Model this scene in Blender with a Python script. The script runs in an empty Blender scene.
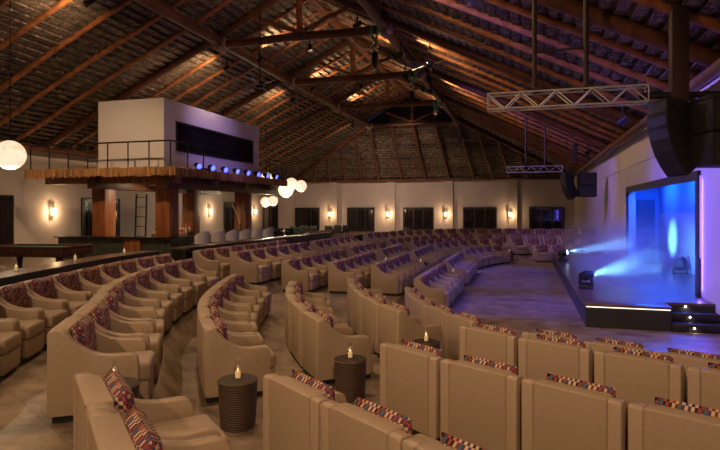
import bpy, bmesh, math, random
from mathutils import Vector, Matrix
random.seed(7)
PI = math.pi
sc = bpy.context.scene
col = sc.collection

# ------------------------------------------------------------------ camera, world, exposure
cam_d = bpy.data.cameras.new('camera'); cam = bpy.data.objects.new('camera', cam_d); col.objects.link(cam)
YAW = math.atan(0.2947)
cam.location = (0, 0, 2.5); cam.rotation_euler = (PI/2, 0, YAW)
cam_d.sensor_width = 36; cam_d.lens = 28.0; cam_d.shift_y = -14/720; cam_d.clip_end = 200
sc.camera = cam
w = bpy.data.worlds.new('night'); sc.world = w; w.use_nodes = True
w.node_tree.nodes['Background'].inputs[0].default_value = (0.05, 0.04, 0.10, 1)
w.node_tree.nodes['Background'].inputs[1].default_value = 0.15
sc.view_settings.view_transform = 'Standard'; sc.view_settings.look = 'None'
sc.view_settings.exposure = 0.0; sc.view_settings.gamma = 1.0
sc.view_settings.use_curve_mapping = False
sc.cycles.max_bounces = 5; sc.cycles.diffuse_bounces = 3; sc.cycles.glossy_bounces = 2
sc.cycles.transmission_bounces = 3; sc.cycles.volume_bounces = 0; sc.cycles.transparent_max_bounces = 6
sc.cycles.sample_clamp_indirect = 3.0; sc.cycles.caustics_reflective = False; sc.cycles.caustics_refractive = False

WARM = (1.0, 0.62, 0.32); AMBER = (1.0, 0.64, 0.36); BLUE = (0.05, 0.10, 1.0); VIOLET = (0.30, 0.16, 1.0)

def lamp(kind, name, loc, energy, color, target=None, size=0.1, spot=60, blend=0.5, parent=None, size_y=None):
    d = bpy.data.lights.new(name, kind); d.energy = energy; d.color = color
    if kind == 'AREA':
        d.size = size
        if size_y: d.shape = 'RECTANGLE'; d.size_y = size_y
    else:
        d.shadow_soft_size = size
    if kind == 'SPOT': d.spot_size = math.radians(spot); d.spot_blend = blend
    o = bpy.data.objects.new(name, d); col.objects.link(o); o.location = loc
    if target is not None:
        o.rotation_euler = (Vector(target) - Vector(loc)).to_track_quat('-Z', 'Y').to_euler()
    if parent: o.parent = parent
    return o

# light levels, tuned here
E_FILL = 120; E_NEAR = 190; E_UP = 260; E_PAR = 600; E_BEAM = 8000; HAZE = .33; E_ALCOVE = 215; E_SCONCE = 45; E_GLOBE = 2.2; E_WASH = 2600; E_EDGE = 22; E_VIOLET = 2000; E_BACK = 128

# ------------------------------------------------------------------ materials
M = {}
def mat(name, color=(.5,.5,.5), rough=.6, metal=0, noise=0, nscale=8, bump=0, emit=None, estr=0, trans=0, alpha=1, coat=0, sheen=0, stretch=None):
    m = bpy.data.materials.new(name); m.use_nodes = True; M[name] = m
    nt = m.node_tree; b = nt.nodes['Principled BSDF']
    b.inputs['Base Color'].default_value = (*color, 1); b.inputs['Roughness'].default_value = rough
    b.inputs['Metallic'].default_value = metal
    if coat: b.inputs['Coat Weight'].default_value = coat
    if sheen: b.inputs['Sheen Weight'].default_value = sheen
    if trans: b.inputs['Transmission Weight'].default_value = trans
    if emit: b.inputs['Emission Color'].default_value = (*emit, 1); b.inputs['Emission Strength'].default_value = estr
    if noise or bump:
        tc = nt.nodes.new('ShaderNodeTexCoord'); n = nt.nodes.new('ShaderNodeTexNoise')
        n.inputs['Scale'].default_value = nscale; n.inputs['Detail'].default_value = 4
        src = tc.outputs['Object']
        if stretch:
            mp = nt.nodes.new('ShaderNodeMapping'); mp.inputs['Scale'].default_value = stretch
            nt.links.new(src, mp.inputs[0]); src = mp.outputs[0]
        nt.links.new(src, n.inputs['Vector'])
        if noise:
            r = nt.nodes.new('ShaderNodeValToRGB')
            r.color_ramp.elements[0].position = .3; r.color_ramp.elements[1].position = .7
            r.color_ramp.elements[0].color = (*[max(0, c*(1-noise)) for c in color], 1)
            r.color_ramp.elements[1].color = (*[min(1, c*(1+noise)) for c in color], 1)
            nt.links.new(n.outputs['Fac'], r.inputs[0]); nt.links.new(r.outputs[0], b.inputs['Base Color'])
        if bump:
            bp = nt.nodes.new('ShaderNodeBump'); bp.inputs['Strength'].default_value = bump; bp.inputs['Distance'].default_value = .02
            nt.links.new(n.outputs['Fac'], bp.inputs['Height']); nt.links.new(bp.outputs[0], b.inputs['Normal'])
    return m

mat('leather', (.36,.27,.19), .5, noise=.06, nscale=30, bump=.05)
mat('plinth', (.012,.010,.009), .5)
mat('white_wall', (.62,.55,.50), .85, noise=.04, nscale=1.5)
mat('booth_white', (.72,.68,.66), .8)
mat('log', (.30,.11,.036), .45, noise=.45, nscale=3, bump=.3, stretch=(1,1,1))
mat('dark_log', (.13,.045,.020), .45, noise=.4, nscale=3, bump=.3)
mat('steel_bracket', (.42,.32,.24), .5, .1)
mat('wood_panel', (.30,.105,.035), .42, noise=.45, nscale=2.2, bump=.15, stretch=(7,7,.5))
mat('dark_wood', (.10,.040,.018), .45, noise=.4, nscale=3, stretch=(6,6,.6))
mat('pole_brown', (.035,.016,.010), .6)
mat('fan_grey', (.22,.20,.20), .5)
mat('black', (.012,.012,.013), .45)
mat('black_gloss', (.010,.009,.009), .22)
mat('black_speaker', (.006,.006,.007), .75, noise=.3, nscale=60)
mat('aluminium', (.55,.53,.50), .35, .6)
mat('chrome', (.7,.7,.7), .2, 1)
mat('counter_stone', (.055,.060,.048), .3, noise=.5, nscale=7)
mat('counter_top', (.16,.11,.075), .25, noise=.25, nscale=6, stretch=(1,6,1))
mat('glass_dark', (.010,.010,.014), .06, coat=.5)
mat('door_dark', (.022,.014,.012), .25, noise=.3, nscale=4)
mat('shutter', (.035,.02,.014), .35)
mat('stage_side', (.02,.02,.024), .55, noise=.8, nscale=120)
mat('felt', (.02,.14,.07), .9)
mat('grey_weave', (.62,.61,.60), .7, noise=.3, nscale=40)
mat('teal_fabric', (.035,.05,.05), .8)
mat('bracket_black', (.015,.015,.015), .4)
mat('green_sling', (.02,.55,.30), .6)
m = mat('globe', (.9,.8,.65), .5, emit=(1,.80,.55), estr=1.0)
N, L, B = m.node_tree.nodes, m.node_tree.links, m.node_tree.nodes['Principled BSDF']
tc_ = N.new('ShaderNodeTexCoord'); n_ = N.new('ShaderNodeTexNoise'); n_.inputs['Scale'].default_value = 9; n_.inputs['Distortion'].default_value = 1.2; L.new(tc_.outputs['Object'], n_.inputs['Vector'])
r_ = N.new('ShaderNodeValToRGB'); r_.color_ramp.elements[0].position = .33; r_.color_ramp.elements[0].color = (1,.52,.22,1); r_.color_ramp.elements[1].position = .5; r_.color_ramp.elements[1].color = (1,.84,.60,1)
L.new(n_.outputs['Fac'], r_.inputs[0]); L.new(r_.outputs[0], B.inputs['Emission Color'])
mat('sconce_glow', (1,.85,.6), .5, emit=(1,.66,.30), estr=7)
mat('led_white', (1,1,1), .5, emit=(1,.88,.72), estr=1.6)
mat('led_violet', (.5,.4,1), .5, emit=(.12,.07,1), estr=3)
mat('par_lens', (.2,.3,1), .3, emit=(.09,.11,1), estr=3)
mat('beam_lens', (.8,.9,1), .3, emit=(.45,.75,1), estr=14)
mat('uplight_lens', (1,.8,.6), .3, emit=(1,.72,.42), estr=14)
mat('wax', (.9,.78,.55), .6, emit=(1,.55,.2), estr=.45)
mat('flame', (1,.7,.3), .5, emit=(1,.6,.22), estr=4)
mat('candle_glass', (.95,.97,1), .03, trans=1)
m = bpy.data.materials['candle_glass']; N, L, B = m.node_tree.nodes, m.node_tree.links, m.node_tree.nodes['Principled BSDF']
tr_ = N.new('ShaderNodeBsdfTransparent'); gl_ = N.new('ShaderNodeBsdfGlossy'); gl_.inputs['Roughness'].default_value = .08; mx_ = N.new('ShaderNodeMixShader'); mx_.inputs[0].default_value = .14
L.new(tr_.outputs[0], mx_.inputs[1]); L.new(gl_.outputs[0], mx_.inputs[2]); L.new(mx_.outputs[0], N['Material Output'].inputs['Surface'])
mat('bottle_amber', (.30,.12,.03), .1, coat=.6); mat('bottle_clear', (.55,.55,.52), .08, coat=.6)
mat('bottle_red', (.32,.03,.02), .15, coat=.6); mat('bottle_green', (.03,.12,.05), .1, coat=.6)
mat('paper_label', (.7,.62,.45), .7)
mat('branch', (.72,.46,.22), .7); mat('clay', (.20,.12,.08), .4)
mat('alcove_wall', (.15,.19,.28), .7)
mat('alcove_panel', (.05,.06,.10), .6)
mat('bamboo', (.42,.21,.075), .6, noise=.7, nscale=5, stretch=(3,3,.2))
mat('ladder_black', (.01,.01,.01), .5)

def nodes(m): return m.node_tree.nodes, m.node_tree.links, m.node_tree.nodes['Principled BSDF']
def fabric():
    m = mat('patterned_fabric', (.3,.1,.1), .85); N, L, B = nodes(m)
    uv = N.new('ShaderNodeUVMap'); uv.uv_map = 'uv'; mp = N.new('ShaderNodeMapping'); mp.inputs['Scale'].default_value = (46, 46, 1); mp.inputs['Location'].default_value = (.01, 400.01, 0)
    L.new(uv.outputs[0], mp.inputs[0])
    sp = N.new('ShaderNodeSeparateXYZ'); L.new(mp.outputs[0], sp.inputs[0])
    def math_(op, a, b=None):
        n = N.new('ShaderNodeMath'); n.operation = op
        for i, v in enumerate((a, b)):
            if v is None: continue
            if isinstance(v, (int, float)): n.inputs[i].default_value = v
            else: L.new(v, n.inputs[i])
        return n.outputs[0]
    fx = math_('FLOOR', sp.outputs[0]); 
    fz = math_('FLOOR', math_('MULTIPLY', sp.outputs[1], .80))
    par = math_('MODULO', math_('ABSOLUTE', math_('ADD', fx, fz)), 2.0)
    cb = N.new('ShaderNodeCombineXYZ'); L.new(fx, cb.inputs[0]); L.new(fz, cb.inputs[2])
    wn = N.new('ShaderNodeTexWhiteNoise'); L.new(cb.outputs[0], wn.inputs['Vector'])
    r = N.new('ShaderNodeValToRGB'); r.color_ramp.interpolation = 'CONSTANT'
    cols = [(.55,.37,.22), (.34,.05,.03), (.58,.42,.28), (.45,.17,.06), (.06,.12,.15), (.52,.36,.22), (.28,.05,.04)]
    e = r.color_ramp.elements; e[0].position = 0; e[0].color = (*cols[0],1); e[1].position = 1/7; e[1].color = (*cols[1],1)
    for i in range(2, 7):
        q = e.new(i/7); q.color = (*cols[i],1)
    L.new(wn.outputs['Value'], r.inputs[0])
    wn2 = N.new('ShaderNodeTexWhiteNoise'); wn2.noise_dimensions = '1D'; L.new(math_('FLOOR', math_('MULTIPLY', fx, .34)), wn2.inputs['W'])
    r2 = N.new('ShaderNodeValToRGB'); r2.color_ramp.interpolation = 'CONSTANT'
    e = r2.color_ramp.elements; e[0].color = (.010,.007,.012,1); e[1].position = .45; e[1].color = (.075,.035,.10,1)  # purple in the dark cells paints in the blue light on the cushions
    q = e.new(.8); q.color = (.16,.03,.04,1)
    L.new(wn2.outputs['Value'], r2.inputs[0])
    mx = N.new('ShaderNodeMix'); mx.data_type = 'RGBA'; L.new(par, mx.inputs[0])
    L.new(r2.outputs[0], mx.inputs[6]); L.new(r.outputs[0], mx.inputs[7])
    L.new(mx.outputs[2], B.inputs['Base Color'])
fabric()
def floor_mat():
    m = mat('stone_floor', (.36,.27,.19), .35); N, L, B = nodes(m)
    tc = N.new('ShaderNodeTexCoord')
    n = N.new('ShaderNodeTexNoise'); n.inputs['Scale'].default_value = 1.9; n.inputs['Detail'].default_value = 10; n.inputs['Roughness'].default_value = .7
    mp = N.new('ShaderNodeMapping'); mp.inputs['Rotation'].default_value = (0,0,.6); mp.inputs['Scale'].default_value = (1, 1.25, 1)
    L.new(tc.outputs['Object'], mp.inputs[0]); L.new(mp.outputs[0], n.inputs['Vector'])
    r = N.new('ShaderNodeValToRGB'); e = r.color_ramp.elements
    e[0].position = .34; e[0].color = (.10,.075,.052,1); e[1].position = .68; e[1].color = (.42,.33,.235,1)
    q = e.new(.5); q.color = (.26,.195,.135,1)
    L.new(n.outputs['Fac'], r.inputs[0])
    br = N.new('ShaderNodeTexBrick'); br.offset = 0.5; br.inputs['Scale'].default_value = 1
    br.inputs['Mortar Size'].default_value = .006; br.inputs['Brick Width'].default_value = 1.2; br.inputs['Row Height'].default_value = .6
    br.inputs['Color1'].default_value = (1,1,1,1); br.inputs['Color2'].default_value = (.88,.88,.88,1); br.inputs['Mortar'].default_value = (.45,.42,.4,1)
    L.new(mp.outputs[0], br.inputs['Vector'])
    mx = N.new('ShaderNodeMix'); mx.data_type = 'RGBA'; mx.blend_type = 'MULTIPLY'; mx.inputs[0].default_value = .8
    L.new(r.outputs[0], mx.inputs[6]); L.new(br.outputs['Color'], mx.inputs[7]); L.new(mx.outputs[2], B.inputs['Base Color'])
    rr = N.new('ShaderNodeMapRange'); rr.inputs[3].default_value = .28; rr.inputs[4].default_value = .55
    L.new(n.outputs['Fac'], rr.inputs[0]); L.new(rr.outputs[0], B.inputs['Roughness'])
floor_mat()
def thatch():
    m = mat('thatch', (.2,.14,.08), .9); N, L, B = nodes(m)
    uv = N.new('ShaderNodeUVMap'); uv.uv_map = 'uv'
    def noise(scale, st, det=3):
        mp = N.new('ShaderNodeMapping'); mp.inputs['Scale'].default_value = st; L.new(uv.outputs[0], mp.inputs[0])
        n = N.new('ShaderNodeTexNoise'); n.inputs['Scale'].default_value = scale; n.inputs['Detail'].default_value = det
        L.new(mp.outputs[0], n.inputs['Vector']); return n.outputs['Fac']
    a = noise(1, (14, 3, 1)); b2 = noise(1, (3, 26, 1)); big = noise(.6, (1,1,1))
    ad = N.new('ShaderNodeMath'); ad.operation = 'MULTIPLY'; L.new(a, ad.inputs[0]); L.new(b2, ad.inputs[1])
    wv = N.new('ShaderNodeTexWave'); wv.bands_direction = 'Y'; wv.wave_profile = 'SAW'; wv.inputs['Scale'].default_value = .95; wv.inputs['Distortion'].default_value = 2.2; wv.inputs['Detail'].default_value = 3; wv.inputs['Detail Scale'].default_value = 2.5
    L.new(uv.outputs[0], wv.inputs['Vector'])
    wr = N.new('ShaderNodeMapRange'); wr.inputs[1].default_value = .0; wr.inputs[2].default_value = .35; wr.inputs[3].default_value = .55; wr.inputs[4].default_value = 1.08; L.new(wv.outputs['Fac'], wr.inputs[0])
    am = N.new('ShaderNodeMath'); am.operation = 'MULTIPLY'; L.new(ad.outputs[0], am.inputs[0]); L.new(wr.outputs[0], am.inputs[1]); ad = am
    ad2 = N.new('ShaderNodeMath'); ad2.operation = 'MULTIPLY_ADD'; L.new(big, ad2.inputs[0]); ad2.inputs[1].default_value = .25; L.new(ad.outputs[0], ad2.inputs[2])
    r = N.new('ShaderNodeValToRGB'); e = r.color_ramp.elements
    e[0].position = .26; e[0].color = (.035,.022,.012,1); e[1].position = .56; e[1].color = (.42,.34,.25,1)
    q = e.new(.38); q.color = (.17,.125,.085,1)
    L.new(ad2.outputs[0], r.inputs[0]); L.new(r.outputs[0], B.inputs['Base Color'])
    bp = N.new('ShaderNodeBump'); bp.inputs['Strength'].default_value = .8; bp.inputs['Distance'].default_value = .06
    L.new(ad.outputs[0], bp.inputs['Height']); L.new(bp.outputs[0], B.inputs['Normal'])
thatch()
def wicker():
    m = mat('wicker', (.05,.028,.016), .5); N, L, B = nodes(m)
    tc = N.new('ShaderNodeTexCoord'); wv = N.new('ShaderNodeTexWave'); wv.bands_direction = 'Z'; wv.inputs['Scale'].default_value = 14; wv.inputs['Distortion'].default_value = 1.2
    wv.inputs['Detail'].default_value = 2; wv.inputs['Detail Scale'].default_value = 8
    L.new(tc.outputs['Object'], wv.inputs['Vector'])
    r = N.new('ShaderNodeValToRGB'); r.color_ramp.elements[0].color = (.022,.012,.007,1); r.color_ramp.elements[1].color = (.11,.062,.034,1)
    L.new(wv.outputs['Fac'], r.inputs[0]); L.new(r.outputs[0], B.inputs['Base Color'])
    bp = N.new('ShaderNodeBump'); bp.inputs['Strength'].default_value = .8; bp.inputs['Distance'].default_value = .01
    L.new(wv.outputs['Fac'], bp.inputs['Height']); L.new(bp.outputs[0], B.inputs['Normal'])
wicker()
def planks():
    m = mat('stage_planks', (.12,.07,.045), .3); N, L, B = nodes(m)
    tc = N.new('ShaderNodeTexCoord'); mp = N.new('ShaderNodeMapping'); L.new(tc.outputs['Object'], mp.inputs[0])
    br = N.new('ShaderNodeTexBrick'); br.inputs['Scale'].default_value = 1; br.inputs['Brick Width'].default_value = 1.6; br.inputs['Row Height'].default_value = .14
    br.inputs['Mortar Size'].default_value = .004; br.inputs['Color1'].default_value = (.16,.10,.07,1); br.inputs['Color2'].default_value = (.09,.055,.04,1); br.inputs['Mortar'].default_value = (.02,.015,.012,1)
    L.new(mp.outputs[0], br.inputs['Vector']); L.new(br.outputs['Color'], B.inputs['Base Color'])
planks()

# ------------------------------------------------------------------ mesh builder
class MB:
    def __init__(s): s.bm = bmesh.new()
    def _merge(s, b, mx=None):
        if mx is not None: b.transform(mx)
        me = bpy.data.meshes.new('t'); b.to_mesh(me); s.bm.from_mesh(me); bpy.data.meshes.remove(me); b.free(); return s
    def box(s, x0, x1, y0, y1, z0, z1, r=0, seg=2, mx=None):
        b = bmesh.new(); bmesh.ops.create_cube(b, size=1)
        for v in b.verts: v.co = Vector((x0+(v.co.x+.5)*(x1-x0), y0+(v.co.y+.5)*(y1-y0), z0+(v.co.z+.5)*(z1-z0)))
        if r: bmesh.ops.bevel(b, geom=list(b.edges), offset=r, segments=seg, profile=.5, affect='EDGES')
        return s._merge(b, mx)
    def tube(s, p0, p1, r, r1=None, n=8):
        p0, p1 = Vector(p0), Vector(p1); d = p1-p0
        b = bmesh.new(); bmesh.ops.create_cone(b, cap_ends=True, segments=n, radius1=r, radius2=r if r1 is None else r1, depth=d.length)
        return s._merge(b, Matrix.Translation((p0+p1)/2) @ d.to_track_quat('Z','Y').to_matrix().to_4x4())
    def beam(s, p0, p1, wd, ht):   # rectangular bar, ht measured along world z as far as possible
        p0, p1 = Vector(p0), Vector(p1); d = p1-p0
        q = d.to_track_quat('Y','Z').to_matrix().to_4x4()
        L = d.length
        return s.box(-wd/2, wd/2, -L/2, L/2, -ht/2, ht/2, mx=Matrix.Translation((p0+p1)/2) @ q)
    def lathe(s, prof, c=(0,0,0), n=16, mx=None, cap=True):
        b = bmesh.new(); rings = []
        for (r, z) in prof:
            if r < 1e-5: rings.append([b.verts.new((c[0], c[1], c[2]+z))])
            else: rings.append([b.verts.new((c[0]+r*math.cos(2*PI*i/n), c[1]+r*math.sin(2*PI*i/n), c[2]+z)) for i in range(n)])
        for A, B_ in zip(rings, rings[1:]):
            for i in range(n):
                j = (i+1) % n
                if len(A) == 1 and len(B_) == 1: continue
                if len(A) == 1: b.faces.new((A[0], B_[j], B_[i])) if False else b.faces.new((A[0], B_[i], B_[j]))
                elif len(B_) == 1: b.faces.new((A[i], A[j], B_[0]))
                else: b.faces.new((A[i], A[j], B_[j], B_[i]))
        for R, fl in ((rings[0], True), (rings[-1], False)):
            if len(R) > 2 and (cap or fl): b.faces.new(R[::-1] if fl else R)
        bmesh.ops.recalc_face_normals(b, faces=b.faces)
        return s._merge(b, mx)
    def sphere(s, c, r, sx=1, sy=1, sz=1, u=16, v=10):
        b = bmesh.new(); bmesh.ops.create_uvsphere(b, u_segments=u, v_segments=v, radius=r)
        return s._merge(b, Matrix.Translation(c) @ Matrix.Diagonal((sx, sy, sz, 1)))
    def prism(s, poly, x0, x1, axis='X', r=0, seg=2, mx=None):   # polygon extruded along an axis
        b = bmesh.new()
        def P(a, t): return {'X': (t, a[0], a[1]), 'Y': (a[0], t, a[1]), 'Z': (a[0], a[1], t)}[axis]
        A = [b.verts.new(P(p, x0)) for p in poly]; B_ = [b.verts.new(P(p, x1)) for p in poly]
        caps = [b.faces.new(A), b.faces.new(B_[::-1])]
        for i in range(len(poly)):
            j = (i+1) % len(poly); b.faces.new((A[j], A[i], B_[i], B_[j]))
        bmesh.ops.recalc_face_normals(b, faces=b.faces)
        if r:
            es = [e for f in caps for e in f.edges]
            bmesh.ops.bevel(b, geom=es, offset=r, segments=seg, profile=.5, affect='EDGES')
        return s._merge(b, mx)
    def quad(s, *p):
        s.bm.faces.new([s.bm.verts.new(q) for q in p]); return s
    def map(s, f):
        for v in s.bm.verts: v.co = Vector(f(v.co))
        return s
    def mesh(s, name, m, ang=40):
        me = bpy.data.meshes.new(name); s.bm.to_mesh(me); s.bm.free()
        me.materials.append(M[m] if isinstance(m, str) else m)
        for p in me.polygons: p.use_smooth = True
        me.set_sharp_from_angle(angle=math.radians(ang)); return me
    def build(s, name, m, parent=None, loc=None, rot=None, ang=40):
        o = bpy.data.objects.new(name, s.mesh(name, m, ang)); col.objects.link(o)
        if parent: o.parent = parent
        if loc: o.location = loc
        if rot: o.rotation_euler = rot
        return o
def tag(o, label, cat, group=None):
    o['label'] = label; o['category'] = cat
    if group: o['group'] = group
    return o
def struct(o): o['kind'] = 'structure'; return o
def thing(name, label, cat, loc=(0,0,0), rz=0, group=None):
    o = bpy.data.objects.new(name, None); col.objects.link(o); o.location = loc; o.rotation_euler = (0,0,rz)
    o.empty_display_size = .1
    return tag(o, label, cat, group)
def dup(o, parent=None):
    c = o.copy(); col.objects.link(c); c.parent = parent
    for ch in list(o.children): dup(ch, c)
    return c
ORD = ['first','second','third','fourth','fifth','sixth','seventh','eighth','ninth','tenth','eleventh','twelfth']

# ------------------------------------------------------------------ room shell
XL, XR, YB, YF, ZW = -21.1, 3.9, 49.2, -4.0, 5.2
XPL, XPR, ZP, XM, ZR = -11.9, -5.0, 9.57, -8.45, 11.2
YH = 43.1
SL = (ZP-ZW)/(XPL-XL); SR = (ZP-ZW)/(XR-XPR)
def roof_z(x): return ZW + (x-XL)*SL if x < XM else ZW + (XR-x)*SR

def catmull(P, n=24):
    P = [Vector((a, b)) for a, b in P]; P = [P[0]*2-P[1]] + P + [P[-1]*2-P[-2]]; out = []
    for i in range(1, len(P)-2):
        p0, p1, p2, p3 = P[i-1:i+3]
        t = [0]
        for a, b in ((p0,p1),(p1,p2),(p2,p3)): t.append(t[-1] + max(1e-4, (b-a).length)**.5)
        for k in range(n):
            u = t[1] + (t[2]-t[1])*k/n
            A1 = p0*((t[1]-u)/(t[1]-t[0])) + p1*((u-t[0])/(t[1]-t[0]))
            A2 = p1*((t[2]-u)/(t[2]-t[1])) + p2*((u-t[1])/(t[2]-t[1]))
            A3 = p2*((t[3]-u)/(t[3]-t[2])) + p3*((u-t[2])/(t[3]-t[2]))
            B1 = A1*((t[2]-u)/(t[2]-t[0])) + A2*((u-t[0])/(t[2]-t[0]))
            B2 = A2*((t[3]-u)/(t[3]-t[1])) + A3*((u-t[1])/(t[3]-t[1]))
            out.append(B1*((t[2]-u)/(t[2]-t[1])) + B2*((u-t[1])/(t[2]-t[1])))
    out.append(P[-2]); return out
class Curve:
    def __init__(s, P):
        s.p = catmull(P); s.s = [0]
        for a, b in zip(s.p, s.p[1:]): s.s.append(s.s[-1] + (b-a).length)
    def at(s, t):
        t = max(0, min(s.s[-1], t)); import bisect
        i = max(0, min(len(s.p)-2, bisect.bisect_right(s.s, t)-1))
        f = (t-s.s[i])/max(1e-9, s.s[i+1]-s.s[i]); return s.p[i].lerp(s.p[i+1], f)
    def near(s, q):
        q = Vector(q); i = min(range(len(s.p)), key=lambda k: (s.p[k]-q).length); return s.s[i]
    def tan(s, t, h=.35): return (s.at(t+h)-s.at(t-h)).normalized()
    def off(s, t, d):     # positive d = towards the stage
        T = s.tan(t, .6); return s.at(t) + Vector((T.y, -T.x))*d
ROW = {
 'N': Curve([(4.6,5.9),(3.5,6.4),(2.07,7.06),(1.36,7.41),(.64,7.73),(-.08,8.08),(-.72,8.56),(-1.28,9.24),(-1.8,10.05),(-2.3,11.2),(-2.58,12.4),(-2.65,13.64),(-2.65,16),(-2.65,18),(-2.65,21),(-2.65,23.5),(-2.6,25),(-2.1,26.7),(-1.2,28.3),(-.25,29.12),(.6,29.48),(1.5,29.6),(2.6,29.62),(4.6,29.6)]),
 'M': Curve([(4.6,4.2),(3.2,4.85),(2.2,5.36),(1.37,5.8),(.66,6.18),(-.12,6.6),(-.8,7.06),(-1.76,7.86),(-2.35,8.6),(-2.98,9.72),(-3.55,11.1),(-3.85,12.4),(-3.95,14),(-3.95,17),(-3.95,20),(-3.95,23.5),(-3.9,25),(-3.3,27.1),(-2.2,29.1),(-.9,30.25),(.2,30.68),(1.3,30.82),(2.6,30.85),(4.6,30.8)]),
 'O': Curve([(4.6,2.3),(3.2,3.05),(1.9,3.75),(1.21,4.13),(.68,4.4),(-.05,4.81),(-.78,5.23),(-1.47,5.7),(-2.5,6.62),(-3.1,7.4),(-3.72,8.4),(-4.25,9.6),(-4.7,11.0),(-4.98,12.4),(-5.05,14),(-5.05,17),(-5.05,20),(-5.05,23.5),(-5.0,25.2),(-4.4,27.7),(-3.2,30),(-1.3,31.6),(1,32),(2.5,32),(4.6,32)]),
 'P': Curve([(4.6,.1),(2.2,1.45),(.7,2.28),(-.05,2.72),(-.71,3.18),(-1.38,3.64),(-2.03,4.11),(-2.75,4.75),(-3.4,5.46),(-4.02,6.3),(-4.69,7.4),(-5.35,8.92),(-5.8,10.24),(-6.05,11.5),(-6.15,13),(-6.15,16),(-6.15,20),(-6.15,23.5),(-6.1,25.4),(-5.5,28.2),(-4.3,30.9),(-1.9,32.8),(1,33.2),(2.5,33.2),(4.6,33.2)]),
 'Q': Curve([(4.6,-3.2),(2,-1.4),(-.6,.9),(-1.6,1.85),(-2.25,2.45),(-2.85,2.98),(-3.52,3.41),(-3.98,3.90),(-4.44,4.64),(-5.02,5.55),(-5.72,6.57),(-6.3,7.75),(-6.8,9.1),(-7.1,10.4),(-7.22,11.5),(-7.25,13),(-7.25,16),(-7.25,20),(-7.25,23.5),(-7.2,25.5),(-6.6,28.5),(-5.3,31.6),(-2.5,33.9),(1,34.5),(4.6,34.6)]),
 'R': Curve([(-5.5,3.2),(-6.15,4.3),(-6.65,5.2),(-7.04,6.08),(-7.28,6.75),(-7.5,7.45),(-7.75,8.25),(-7.98,9.05),(-8.2,9.85),(-8.35,10.6),(-8.45,11.4),(-8.5,13.3),(-8.5,16),(-8.5,20),(-8.5,23),(-8.5,27),(-8.5,31)]),
}
ZT = {'N': 0, 'M': .24, 'O': .29, 'P': .36, 'Q': .62, 'R': .62, 'S': .9}

# main floor and the seating terraces
fl = MB(); fl.box(XL-.3, 6.2, YF, YB+.3, -.3, 0); struct(fl.build('floor', 'stone_floor'))
low = None
for k in 'MOPQ':
    c = ROW[k]; n = 150; pts = []; low_ = []
    for i in range(n+1):
        q = c.off(c.s[-1]*i/n, .83); g = c.off(c.s[-1]*i/n, 1.07)
        if q.x < XR-.02 and g.x < XR-.02: pts.append((q.x, q.y)); low_.append((g.x, g.y))
    box_ = [(XR-.001, YB-.001), (XL+.001, YB-.001), (XL+.001, YF+.001), (XR-.001, YF+.001)]
    A_ = [(XR-.001, pts[0][1]-.3)] + pts + [(XR-.001, pts[-1][1])]; B_ = [(XR-.001, low_[0][1]-.3)] + low_ + [(XR-.001, low_[-1][1])]
    zb = {'M': 0, 'O': ZT['M'], 'P': ZT['O'], 'Q': ZT['P']}[k]-.01
    t = MB(); bm = t.bm
    top = [bm.verts.new((*p, ZT[k])) for p in A_]; bot = [bm.verts.new((*p, zb)) for p in B_]
    bx_ = [bm.verts.new((*p, ZT[k])) for p in box_]; bb_ = [bm.verts.new((*p, zb)) for p in box_]
    bm.faces.new(top + bx_); bm.faces.new((bot + bb_)[::-1])
    for i in range(len(top)-1): bm.faces.new((top[i+1], top[i], bot[i], bot[i+1]))
    TT, BB = [top[-1]]+bx_+[top[0]], [bot[-1]]+bb_+[bot[0]]
    for i in range(len(TT)-1): bm.faces.new((TT[i+1], TT[i], BB[i], BB[i+1]))
    bmesh.ops.recalc_face_normals(bm, faces=bm.faces)
    struct(t.build('floor_terrace', 'stone_floor', ang=35))

t = MB(); t.box(XL-.3, XL, YF, YB+.3, 0, ZW); struct(t.build('wall_left', 'white_wall'))
t = MB(); t.box(XL, XR, YB, YB+.3, 0, ZW); struct(t.build('wall_back', 'white_wall'))
t = MB(); t.box(XL-.3, XR+.3, YF-.3, YF, 0, ZW+5.5); struct(t.build('wall_front', 'white_wall'))
# right wall with the stage opening (Y0..Y1, up to ZO) and the shallow alcove behind it
Y0, Y1, ZO, ZS, XA = 14.75, 24.1, 3.32, .51, 5.05
t = MB(); t.box(XR, XR+.25, YF, Y0, 0, ZW+.1); t.box(XR, XR+.25, Y1, YB+.3, 0, ZW+.1); t.box(XR, XR+.25, Y0, Y1, ZO, ZW+.1); t.box(XR, XR+.25, Y0, Y1, 0, ZS-.02)
struct(t.build('wall_right', 'white_wall'))
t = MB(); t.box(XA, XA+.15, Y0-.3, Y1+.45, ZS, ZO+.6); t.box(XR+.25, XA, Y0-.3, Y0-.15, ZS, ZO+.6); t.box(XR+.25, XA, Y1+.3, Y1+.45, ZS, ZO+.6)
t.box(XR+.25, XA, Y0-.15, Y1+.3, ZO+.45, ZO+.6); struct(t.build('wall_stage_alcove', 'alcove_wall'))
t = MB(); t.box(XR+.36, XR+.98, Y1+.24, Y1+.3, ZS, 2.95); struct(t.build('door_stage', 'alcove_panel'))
t = MB(); t.box(XR, XA+.15, Y0-.3, Y1+.45, 0, ZS); struct(t.build('floor_alcove', 'stage_planks'))
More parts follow.
